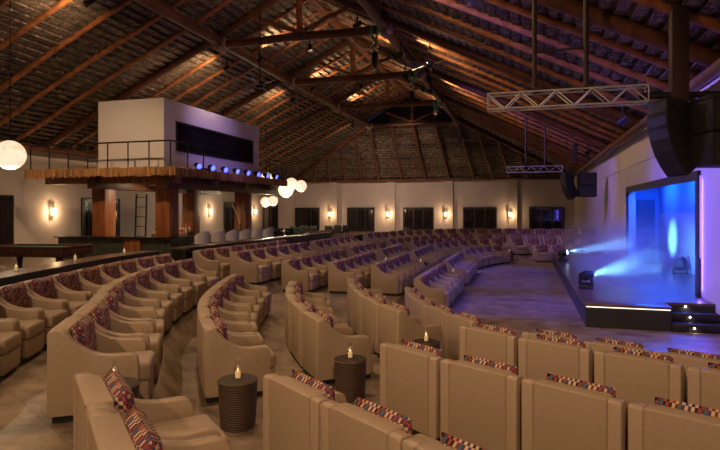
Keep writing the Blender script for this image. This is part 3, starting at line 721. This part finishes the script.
# ------------------------------------------------------------------ trusses, hung loudspeakers
def truss(name, x0, x1, y, z, label, drops, hh=.29):
    o = thing('box_truss', label, 'truss', (x0, y, z)); L = x1-x0
    for (dy, dz) in ((-hh/2,0),(hh/2,0),(-hh/2,hh),(hh/2,hh)):
        t = MB(); t.tube((0,dy,dz), (L,dy,dz), .018, n=10); t.build('chord', 'aluminium', o)
    n = int(L/.29); t = MB()
    for i in range(n):
        a, b = L*i/n, L*(i+1)/n
        for dy in (-hh/2, hh/2): t.tube((a,dy,0 if i%2 else hh), (b,dy,hh if i%2 else 0), .011, n=6)
        for dz in (0, hh): t.tube((a,-hh/2 if i%2 else hh/2,dz), (b,hh/2 if i%2 else -hh/2,dz), .009, n=6)
    t.build('lacing', 'aluminium', o)
    for xx in (0, L):
        t = MB()
        for q in ((-1,0,1,0),(-1,1,1,1),(-1,0,-1,1),(1,0,1,1)): t.tube((xx,q[0]*hh/2,q[1]*hh), (xx,q[2]*hh/2,q[3]*hh), .013, n=8)
        t.build('end_frame', 'aluminium', o)
    for dx in drops:
        t = MB(); zt = roof_z(x0+dx)+.1 - z; t.tube((dx,0,hh-.02), (dx,0,zt), .045, n=10); t.box(dx-.05, dx+.05, -hh/2-.03, hh/2+.03, hh+.02, hh+.06); t.build('drop_pole', 'pole_brown', o)
    if len(drops) == 2:
        t = MB(); t.tube((drops[0],0,hh+.75), (drops[1],0,hh+.78), .022, n=8); t.build('cross_bar', 'pole_brown', o)
truss('t', -.68, 2.08, 11.0, 4.43, 'aluminium box truss hanging over the near side of the stage', (.85, 1.75))
truss('t', -.86, 1.75, 29.0, 4.42, 'small aluminium box truss far beyond the stage', (.9, 1.8))
def line_array(x, y, zt, label, n=6, rz=0.2):
    o = thing('line_array_speaker', label, 'loudspeaker', (x, y, zt), rz)
    t = MB(); t.box(-.30,.30,-.25,.25,.0,.06); t.tube((0,0,.05),(0,0,roof_z(x)-zt+.15),.07 if False else .02); t.build('flying_frame', 'bracket_black', o)
    ang = 0; p = Vector((0, 0, 0))
    for i in range(n):
        ang = math.radians(i*8-4); h = .20
        mx = Matrix.Translation(p) @ Matrix.Rotation(-ang, 4, 'X')
        t = MB(); t.prism([(-.20,-.006),(.24,.022),(.24,-h-.022),(-.20,-h+.006)], -.29, .29, 'X', r=.012, mx=mx); c = t.build('cabinet', 'black_speaker', o)
        t = MB(); t.box(-.27,.27,  .242,.248,-h+.02,-.02,mx=mx); t.build('grille', 'black', c)
        p = p + (Matrix.Rotation(-ang, 3, 'X') @ Vector((0, 0, -h)))
def sub_stack(x, y, zt, label, rz=0.2, wd=.70, hh=.56):
    o = thing('hanging_subwoofer', label, 'loudspeaker', (x, y, zt), rz)
    t = MB(); t.box(-wd/2,wd/2,-.3,.3,.0,.05); t.tube((0,0,.04),(0,0,roof_z(x)-zt+.15),.02); t.build('flying_frame', 'bracket_black', o)
    for i in range(2):
        t = MB(); t.box(-wd/2,wd/2,-.36,.36,-(i+1)*hh+.008-.0,-i*hh-.008,r=.02); c = t.build('cabinet', 'black_speaker', o)
        for s in (1, -1):
            t = MB(); t.box(-wd/2+.04,wd/2-.04,s*.362,s*.366,-(i+1)*hh+.05,-i*hh-.05) ; t.build('grille', 'black', c)
line_array(2.47, 11.1, 4.40, 'black curved line array speaker hanging at the near stage side', 6, 1.95)
sub_stack(3.17, 10.75, 4.36, 'stack of two hanging black subwoofers at the right frame edge', .25)
line_array(2.05, 29.9, 4.35, 'black curved line array speaker hanging beyond the stage', 6, 1.95)
sub_stack(2.95, 29.9, 4.35, 'stack of two hanging black subwoofers beyond the stage', .1, .8, .58)
t = MB(); t.box(2.45, 2.72, 10.87, 11.13, 4.42, roof_z(2.6)+.3, r=.01); o = t.build('hanging_post', 'pole_brown'); tag(o, 'thick dark post hanging from the roof by the near speakers', 'post')
t = MB(); t.tube((1.95,11.0,4.55),(3.6,11.0,4.50),.06,n=10); o = t.build('rigging_bar', 'bracket_black'); tag(o, 'black rigging bar above the near hanging speakers', 'bar')
t = MB(); t.box(2.4, 2.62, 31.2, 31.42, 5.0, roof_z(2.5)+.5, r=.01); o = t.build('hanging_post', 'pole_brown'); tag(o, 'dark post hanging from the roof beyond the stage', 'post')

# ------------------------------------------------------------------ control booth on its platform, bar below
PX0, PX1, PY0, PY1, PZ = -19.0, -12.2, 17.5, 27.6, 4.09
pf = thing('booth_platform', 'raised platform edged with bamboo, carrying the white control booth', 'platform', (PX0, PY0, 0))
lx, ly = PX1-PX0, PY1-PY0
t = MB(); t.box(.05, lx-.05, .05, ly-.05, PZ-.14, PZ); t.build('deck', 'dark_wood', pf)
def reeds(a, b):
    t = MB(); L = (Vector(b)-Vector(a)); n = int(L.length/.085); d = L/n
    for i in range(n):
        p = Vector(a)+d*(i+.5); z0 = PZ-.28+random.uniform(-.05,.04); z1 = PZ+.03+random.uniform(-.03,.025)
        t.tube((p.x,p.y,z0),(p.x,p.y,z1),random.uniform(.034,.050),n=6)
    return t
reeds((0,0,0),(lx,0,0)).build('bamboo_edge', 'bamboo', pf); reeds((lx,.05,0),(lx,ly,0)).build('bamboo_edge', 'bamboo', pf)
for y in (.75, 3.4, 6.1, 8.7):
    t = MB(); t.box(.4, lx-.25, y-.15, y+.15, PZ-.52, PZ-.14, r=.01); t.build('joist', 'wood_panel' if y < 1 else 'dark_wood', pf)
for x in (2.9, 6.15):
    t = MB(); t.box(x-.2, x+.2, .35, ly-.4, PZ-.72, PZ-.30, r=.01); t.build('beam', 'dark_wood', pf)
for cx, cy, nm in ((-16.25,18.7,0),(-13.3,18.7,1),(-16.1,24.6,2),(-13.3,24.8,3)):
    t = MB(); t.box(cx-PX0-.31, cx-PX0+.31, cy-PY0-.31, cy-PY0+.31, ZT['Q'], PZ-.30, r=.012); t.build('column', 'wood_panel', pf)
bo = thing('control_booth', 'white control booth with a long dark window above the bar', 'booth', (-16.35, 18.5, PZ))
bx, by, bz = 3.05, 8.0, 2.77
t = MB(); t.box(0,bx,0,.1,0,bz); t.box(0,bx,by-.1,by,0,bz); t.box(0,.1,.1,by-.1,0,bz)
wy0, wy1, wz0, wz1 = .75, 7.3, .80, 1.98
t.box(bx-.1,bx,.1,wy0,0,bz); t.box(bx-.1,bx,wy1,by-.1,0,bz); t.box(bx-.1,bx,wy0,wy1,0,wz0); t.box(bx-.1,bx,wy0,wy1,wz1,bz)
t.build('wall', 'booth_white', bo, ang=20)
t = MB(); t.box(.1,bx-.1,.1,by-.1,bz-.1,bz-.01); t.build('roof', 'booth_white', bo)
t = MB()
for a in ((wy0,wy0+.10,wz0,wz1),(wy1-.10,wy1,wz0,wz1),(wy0+.1,wy1-.1,wz0,wz0+.08),(wy0+.1,wy1-.1,wz1-.08,wz1)): t.box(bx-.08,bx+.035,a[0],a[1],a[2],a[3])
wf = t.build('window_frame', 'black', bo)
for k in range(4):
    a = wy0+.1+(wy1-wy0-.2)*k/4; b = wy0+.1+(wy1-wy0-.2)*(k+1)/4
    t = MB(); t.box(bx-.06,bx-.045,a+.015,b-.015,wz0+.08,wz1-.08); t.build('pane', 'glass_dark', wf)
# railings
def railing(pts, label, posts, z=PZ, h=1.0):
    o = thing('railing', label, 'railing', (*pts[0], z)); b = Vector(pts[0])
    P = [Vector(p)-b for p in pts]
    for a, c_ in zip(P, P[1:]):
        t = MB(); t.tube((a.x,a.y,h),(c_.x,c_.y,h),.03,n=8); t.build('top_rail', 'black', o)
        n = max(1, round((c_-a).length/posts))
        for i in range(n+1):
            if i == n and c_ != P[-1]: continue
            q = a.lerp(c_, i/n); t = MB(); t.tube((q.x,q.y,0),(q.x,q.y,h),.025,n=8); t.build('post', 'black', o)
railing([(-19.0+.1,17.7),(-12.45,17.7),(-12.45,19.9)], 'black metal railing along the near edge of the booth platform', .92)
railing([(-12.4,25.9),(-12.4,27.4),(-13.3,27.4)], 'short black railing at the far corner of the booth platform', .8)
# blue PAR cans along the platform edge
for i in range(8):
    y = 19.45 + i*1.02
    o = thing('stage_par_light', 'blue stage lamp on the platform edge, %s from the left' % ORD[i], 'stage light', (-12.42, y, PZ), 0, 'blue lamps on the booth platform')
    tgt = Vector((.6, 13.0+i*1.5, .2)) - Vector((-12.42, y, PZ+.2)); mx = Matrix.Translation((0,0,.20)) @ tgt.to_track_quat('Z','Y').to_matrix().to_4x4()
    t = MB(); t.lathe([(.0,-.20),(.08,-.19),(.11,-.10),(.125,.10),(.135,.13),(.12,.13),(.11,.02)], n=16, mx=mx, cap=False); t.build('can', 'black', o)
    t = MB(); t.lathe([(.0,.118),(.08,.114),(.118,.10)], n=16, mx=mx); t.build('lens', 'par_lens', o)
    t = MB(); t.box(-.02,.02,-.15,-.125,.0,.22); t.box(-.02,.02,.125,.15,.0,.22); t.box(-.04,.04,-.15,.15,.0,.02); t.build('yoke', 'black', o)
    d = tgt.normalized(); p = Vector((0,0,.2))+d*.16
    lamp('SPOT', 'par_beam', p, E_PAR, (.10,.14,1.0) if i % 2 else (.22,.14,1.0), target=p+d, size=.08, spot=44, blend=.9, parent=o)
# black monitor lying on the platform
t = MB(); t.box(-.3,.3,-.22,.22,0,.16,r=.03); o = t.build('equipment_case', 'black', loc=(-12.75,20.3,PZ)); tag(o, 'small black case on the platform beside the railing end', 'case')

# bar counter
BZ = 1.52; bf = ZT['Q']
bar = thing('bar_counter', 'dark stone bar counter between the wooden columns', 'bar', (-12.4, 17.7, bf))
H = BZ-bf
t = MB(); t.box(-5.2,-.05,.05,.15,0,H-.06); t.box(-.15,-.05,.15,8.6,0,H-.06); t.build('front_panel', 'counter_stone', bar)
t = MB(); t.box(-5.3,.10,-.08,.60,H-.06,H,r=.01); t.box(-.55,.10,.60,8.7,H-.06,H,r=.01); t.build('counter_top', 'black_gloss', bar)
t = MB(); t.box(-2.05,-1.35,.0,.05,.0,H-.08); t.build('wood_door', 'wood_panel', bar)
bb = thing('back_bar', 'low dark back bar loaded with bottles behind the counter', 'bar', (-15.3, 20.4, bf))
t = MB(); t.box(0,1.7,0,.6,0,H-.02,r=.01); t.build('cabinet', 'dark_wood', bb)
t = MB(); t.box(0,1.7,.35,.6,H-.02,H+.14,r=.01); t.build('bottle_step', 'dark_wood', bb)
ul = thing('added_bar_light', 'slim warm bar light added under the platform to brighten the bottles', 'bar light', (-14.45, 20.3, PZ-.30))  # light bar added so the bottles show up
t = MB(); t.box(-.7,.7,-.04,.04,-.05,0,r=.01); t.build('housing', 'black', ul)
t = MB(); t.box(-.68,.68,-.03,.03,-.056,-.052); t.build('lens', 'uplight_lens', ul)
lamp('AREA', 'added_bar_glow', (0,-.0,-.08), 120, (1,.72,.45), size=1.3, size_y=.06, parent=ul)
kinds = ['bottle_amber','bottle_clear','bottle_red','bottle_green']
knames = ['amber','clear','red','green']
for i in range(22):
    back = i >= 11; k = (i*7+i//3) % 4
    x = -15.22+.152*(i % 11)+random.uniform(-.02,.02); y = 20.86 if back else 20.55; z = bf+H+(.14 if back else -.02)
    o = thing('liquor_bottle', '%s liquor bottle, %s from the left in the %s row of the back bar' % (knames[k], ORD[i % 11], 'rear' if back else 'front'), 'bottle', (x,y,z), 0, 'bottles on the back bar')
    h = random.uniform(.26,.36); r = .042
    t = MB(); t.lathe([(.0,0),(r,.0),(r,h*.58),(r*.8,h*.68),(.016,h*.78),(.016,h*.93)], n=12); t.build('glass_body', kinds[k], o)
    t = MB(); t.lathe([(.02,h*.93),(.02,h),(.0,h)], n=10); t.build('cap', 'steel_bracket', o)
    t = MB(); t.lathe([(r+.002,h*.16),(r+.002,h*.46)], n=12); t.build('paper_label', 'paper_label', o)
def stool(loc, rz, label):
    o = thing('bar_stool', label, 'bar stool', loc, rz, 'grey bar stools')
    t = MB()
    n = 14
    for j in range(n):
        a0, a1 = PI*(.02+.96*j/n)+PI, PI*(.02+.96*(j+1)/n)+PI
        P = lambda a, r: (r*math.cos(a), r*math.sin(a)*.95+.02)
        hgt = lambda a: .88+.25*abs(math.sin(a))**.5
        a, b = P(a0,.38), P(a1,.38); c_, d = P(a1,.33), P(a0,.33); h0, h1 = hgt(a0), hgt(a1)
        V_ = [t.bm.verts.new(v) for v in ((*a,.66),(*b,.66),(*b,h1),(*a,h0),(*d,.66),(*c_,.66),(*c_,h1),(*d,h0))]
        for f in ((0,1,2,3),(7,6,5,4),(3,2,6,7),(1,0,4,5),(0,3,7,4),(2,1,5,6)): t.bm.faces.new([V_[q] for q in f])
    bmesh.ops.remove_doubles(t.bm, verts=list(t.bm.verts), dist=.0005); bmesh.ops.recalc_face_normals(t.bm, faces=t.bm.faces)
    t.build('barrel_back', 'grey_weave', o)
    t = MB(); t.lathe([(.0,.60),(.30,.60),(.315,.64),(.31,.70),(.0,.72)], n=20); t.build('seat', 'teal_fabric', o)
    for sx in (-1,1):
        for sy in (-1,1):
            t = MB(); t.tube((sx*.20,sy*.20,0),(sx*.17,sy*.17,.60),.016,.02,n=8); t.build('leg', 'dark_wood', o)
    t = MB(); 
    for a,b in (((-.19,-.19),(.19,-.19)),((.19,-.19),(.19,.19)),((.19,.19),(-.19,.19)),((-.19,.19),(-.19,-.19))): t.tube((*a,.22),(*b,.22),.01,n=6)
    t.build('footrest', 'steel_bracket', o)
for i in range(6):
    stool((-11.72, 18.5+i*1.12, bf), PI/2, 'grey barrel back bar stool, %s along the counter from the near end' % ORD[i])
# vase with dried branches on the counter
v = thing('vase', 'slim vase of dried branches on the far bar counter', 'vase', (-12.66,23.3,BZ))
t = MB(); t.lathe([(.0,0),(.07,0),(.09,.12),(.06,.28),(.045,.34),(.055,.38),(.04,.38)], n=14); t.build('vase_body', 'clay', v)
t = MB()
for i in range(14):
    a = random.uniform(0,2*PI); r = random.uniform(.12,.42); h = random.uniform(.7,1.15)
    m_ = (r*.35*math.cos(a), r*.35*math.sin(a), .38+h*.5)
    t.tube((0,0,.3), m_, .014, .012, n=5); t.tube(m_, (r*math.cos(a), r*math.sin(a), .3+h), .018, .004, n=5)
t.build('branches', 'branch', v)
# ladder
lad = thing('ladder', 'black ladder standing between the bar columns', 'ladder', (-17.0, 21.5, bf))
for s in (0, .55):
    t = MB(); t.beam((s,.0,0),(s,.12,2.65),.05,.06); t.build('rail', 'ladder_black', lad)
for i in range(6):
    z = .3+i*.44; t = MB(); t.tube((0,.12*z/2.65,z),(.55,.12*z/2.65,z),.015,n=6); t.build('rung', 'ladder_black', lad)
# pool table
pt = thing('pool_table', 'pool table with green felt at the far left', 'pool table', (-14.0,13.4,bf), .12)
t = MB(); t.box(-1.3,1.3,-.70,.70,.55,.80,r=.02); t.build('frame', 'dark_wood', pt)
t = MB(); t.box(-1.14,1.14,-.54,.54,.801,.806); t.build('felt_bed', 'felt', pt)
t = MB(); t.box(-1.32,1.32,-.72,-.57,.80,.85,r=.015); t.box(-1.32,1.32,.57,.72,.80,.85,r=.015); t.box(-1.32,-1.17,-.57,.57,.80,.85,r=.015); t.box(1.17,1.32,-.57,.57,.80,.85,r=.015); t.build('rail', 'dark_wood', pt)
for sx in (-1,1):
    for sy in (-1,1):
        t = MB(); t.lathe([(.07,0),(.09,.05),(.07,.2),(.11,.55),(.0,.55)], (sx*1.08,sy*.5,0), 14); t.build('leg', 'dark_wood', pt)
# dining tables with chairs at the back of the bar
def dchair(loc, rz, label):
    o = thing('dining_chair', label, 'chair', loc, rz, 'teal chairs at the back tables')
    t = MB(); t.box(-.24,.24,-.22,.24,.42,.50,r=.02); t.build('seat', 'teal_fabric', o)
    t = MB(); t.box(-.25,.25,-.26,-.20,.5,.92,r=.02); t.build('backrest', 'teal_fabric', o)
    for sx in (-1,1):
        for sy in (-1,1):
            t = MB(); t.tube((sx*.21,sy*.2,0),(sx*.2,sy*.19,.42),.016,n=6); t.build('leg', 'dark_wood', o)
for k, (x, y, nm) in enumerate(((-12.9,27.9,'by the bar end'),(-13.6,33.4,'under the left back door'),(-12.0,35.4,'between the two left back doors'))):
    o = thing('dining_table', 'dark dining table %s' % nm, 'table', (x,y,bf))
    t = MB(); t.box(-.55,.55,-.4,.4,.74,.79,r=.01); t.build('table_top', 'dark_wood', o)
    for sx in (-1,1):
        for sy in (-1,1):
            t = MB(); t.tube((sx*.48,sy*.33,0),(sx*.48,sy*.33,.74),.03,n=8); t.build('leg', 'dark_wood', o)
    for j, (dx, dy, rz, s) in enumerate(((-.32,-.68,0,'near left'),(.32,-.68,0,'near right'),(-.32,.68,PI,'far left'),(.32,.68,PI,'far right'))):
        dchair((x+dx,y+dy,bf), rz, 'teal chair at the %s of the table %s' % (s, nm))

# ------------------------------------------------------------------ pendant globes, fans, hoists, ceiling floods (mostly added fill)
def globe(px, py, D, rpx, label):
    l = (px-360)/560; x = D*(.9592*l-.2827); y = D*(.9592+.2827*l); z = 2.5-(py-211)*D/560; r = rpx*D/560
    o = thing('globe_pendant', label, 'pendant lamp', (x,y,z), 0, 'globe pendants')
    t = MB(); t.sphere((0,0,0), r, u=24, v=16); t.build('globe', 'globe', o)
    t = MB(); t.tube((0,0,r*.98),(0,0,roof_z(x)+.5-z),.012,n=6); t.build('cord', 'black', o)
    lamp('POINT', 'globe_light', (0,0,-r-.12), E_GLOBE*20, (1,.78,.5), size=.02, parent=o)
globe(10,155,13,14.5,'large glowing globe pendant at the far left')
for a in ((266.5,179,36,6.5,'glowing globe partly behind the platform railing'),(291.5,184,35.5,6.2,'glowing globe in the centre of the back cluster'),(301,186,35,5.8,'rightmost glowing globe of the back cluster'),(286,190,36.5,7.5,'glowing globe cut off by the platform corner'),(265.5,202,33.5,5.0,'lower left glowing globe beneath the platform'),(273,201,33,5.0,'lower right glowing globe beneath the platform')): globe(*a)
def fan(x, y, z, r, label, a0=0):
    o = thing('ceiling_fan', label, 'ceiling fan', (x,y,z))
    t = MB(); t.tube((0,0,.1),(0,0,roof_z(x)+.15-z),.02,n=8); t.build('down_rod', 'black', o)
    t = MB(); t.lathe([(.0,-.12),(.10,-.10),(.13,0),(.10,.10),(.03,.14)], n=16); t.build('motor', 'bracket_black', o)
    for i in range(8):
        a = a0+2*PI*i/8; t = MB(); t.box(.12,r,-.055,.055,-.01,.004,mx=Matrix.Rotation(a,4,'Z') @ Matrix.Rotation(.25,4,'X')); t.build('blade', 'fan_grey', o)
fan(-9.1,18.2,7.0,1.12,'eight bladed ceiling fan above the white booth corner',.2)
fan(-3.45,21.0,8.0,.95,'eight bladed ceiling fan right of the roof centre',.1)
fan(-3.6,33.0,6.6,.8,'small far ceiling fan in front of the hipped roof end',.3)
for i, (x, y, nm) in enumerate(((XPR,TR[2],'nearest'),(XPR,TR[3],'middle'),(XPR,TR[4],'farthest'))):
    o = thing('chain_hoist', 'black chain hoist with green sling under the right purlin, %s of three' % nm, 'hoist', (x-.32,y-.3,ZP-.5))
    t = MB()
    for s in (-1,1): t.tube((s*.12,.05,.30),(s*.13,.0,.0),.045,n=8); t.tube((s*.13,0,.0),(s*.03,0,-.25),.045,n=8)
    t.build('sling', 'green_sling', o)
    t = MB(); t.box(-.10,.10,-.12,.12,-.62,-.28,r=.03); t.lathe([(.0,-.16),(.09,-.14),(.09,.14),(.0,.16)], n=12, mx=Matrix.Translation((0,0,-.45)) @ Matrix.Rotation(PI/2,4,'Y')); t.build('motor', 'chrome', o)
    t = MB(); t.lathe([(.06,-1.25),(.11,-1.2),(.12,-.75),(.08,-.68)], n=12); t.build('chain_bag', 'black', o)
    t = MB(); t.tube((0,0,-.62),(0,0,-.70),.02); t.build('hook', 'chrome', o)
def flood(loc, target, label, energy, spot=70, color=None, lens='uplight_lens'):  # all but the left-purlin uplights are fixtures added to raise light levels
    o = thing('real_or_added_flood', label, 'floodlight', loc, 0, 'floodlights in the roof')
    d = (Vector(target)-Vector(loc)).normalized(); mx = d.to_track_quat('Z','Y').to_matrix().to_4x4()
    t = MB(); t.lathe([(.0,-.16),(.07,-.15),(.09,.0),(.11,.13),(.10,.13),(.09,.01)], n=14, mx=mx, cap=False); t.build('can', 'black', o)
    t = MB(); t.lathe([(.0,.022),(.06,.021),(.086,.018)], n=14, mx=mx); t.build('lens', lens, o)
    t = MB(); t.box(-.02,.02,-.02,.02,.05,.45); t.build('bracket', 'black', o)
    p = d*.17; lamp('SPOT', 'flood_light', p, energy, color or AMBER, target=p+d, size=.06, spot=spot, blend=.9, parent=o)
for y, nm in ((22.7,'nearest'),(29.1,'middle'),(35.7,'farthest')):
    flood((XPL+.55,y,ZP-.3), (XPL+1.4,y+.4,ZP+1.2), 'warm uplight on the left purlin washing the thatch, %s of three' % nm, E_UP*1.3, 110)
for y, nm in ((16.5,'nearest'),(24,'second'),(31,'third'),(38,'farthest')):  # uplights added to brighten the upper roof
    flood((XPR-.5,y,ZP-.3), (XPR-2.0,y,ZP+1.4), 'added warm uplight on the right purlin washing the ridge, %s of four' % nm, E_UP*(.5 if y > 35 else 1.2), 140)
for y, nm in ((5.7,'nearest'),(12.4,'second'),(20.3,'third'),(27.4,'farthest')):  # extra fixtures added to lift the dim thatch slopes
    flood((XPL-.35,y+1.1,ZP-.95), (XL+2.0,y+1.6,ZW+1.6), 'added warm fill light grazing the left thatch slope, %s of four' % nm, E_UP*1.25, 150)
    flood((XPR+.35,y+1.1,ZP-.95), (XR-1.6,y+1.6,ZW+1.6), 'added warm fill light grazing the right thatch slope, %s of four' % nm, E_UP*2.1, 150)
for x, nm in ((-15,'left'),(-9,'middle'),(-2.5,'right')):  # fixtures added to brighten the back wall
    flood((x if x > XPL else XPL, 38.5, ZP-.9 if x < XPL else ZP-.6), (x, YB, 3.6), 'added warm fill light washing the back wall, %s one' % nm, E_FILL*8, 80, color=(1,.66,.50))
for y, ty, nm in ((14.5,15.5,'nearest'),(17.6,20.5,'middle'),(26.6,24.5,'farthest')):  # sources added for the blue on the floor and rows
    flood((XPR+.6,y,ZP-.75), (-.6,ty,0), 'added blue roof light washing the floor before the stage, %s of three' % nm, E_WASH, 30, color=(.03,.04,1.0), lens='glass_dark')
    flood((XR-1.2,y,ZW-.1), (-2.6,ty,.4), 'added blue fill light under the low right eave aimed at the rows, %s of three' % nm, E_WASH*.09, 60, color=(.14,.12,1.0), lens='glass_dark')
flood((XPR-.45,15.0,ZP-.75), (XR,15.6,2.7), 'added violet roof light aimed at the right wall above the stage', E_VIOLET*3.4, 58, color=(.11,.08,1.0), lens='glass_dark')  # this and the next two: violet fill added for walls and booth
flood((XPR-.45,26.0,ZP-.75), (XR,32.0,2.4), 'added violet roof light aimed at the far end of the right wall', E_VIOLET*1.2, 60, color=(.16,.10,1.0), lens='glass_dark')
flood((XPR-.45,18.2,ZP-.75), (-13.3,22.0,5.5), 'added violet roof light aimed at the booth window', E_VIOLET*.6, 33, color=(.40,.26,1.0), lens='glass_dark')
# added fill: floods behind the camera and under the collars to light the rows
for x, y, z, tx, ty, nm in ((1.2,-2.6,5.6,-.2,6.5,'near the right wall'),(-4.5,-2.6,6.6,-3.2,6.5,'left of the middle'),(-9.5,-2.6,7.2,-6.5,8.0,'at the left')):
    flood((x,y,z), (tx,ty,.4), 'added warm fill light behind the nearest rows, %s' % nm, E_BACK*(4.5 if 'left' == nm[-4:] else 8), 75)
for x, y, tx, ty, e, nm in ((-3.5,6.0,-.8,5.5,E_NEAR*.4,'above the nearest rows'),(-9.5,6.0,-5.0,7.0,E_NEAR*.4,'above the left foreground rows'),(-8.0,12.4,-6.0,11.0,E_FILL,'above the left curved rows'),
                            (-8.0,20.3,-6.0,18.5,E_FILL*.62,'above the middle rows'),(-8.0,27.4,-5.0,27.0,E_FILL*.62,'above the slanted rows'),(-12.2,12.6,-15.5,18.0,E_FILL*1.3,'aimed at the booth')):
    flood((x,y,ZP-.75), (tx,ty,.5), 'added warm roof light %s' % nm, e*8, 95)
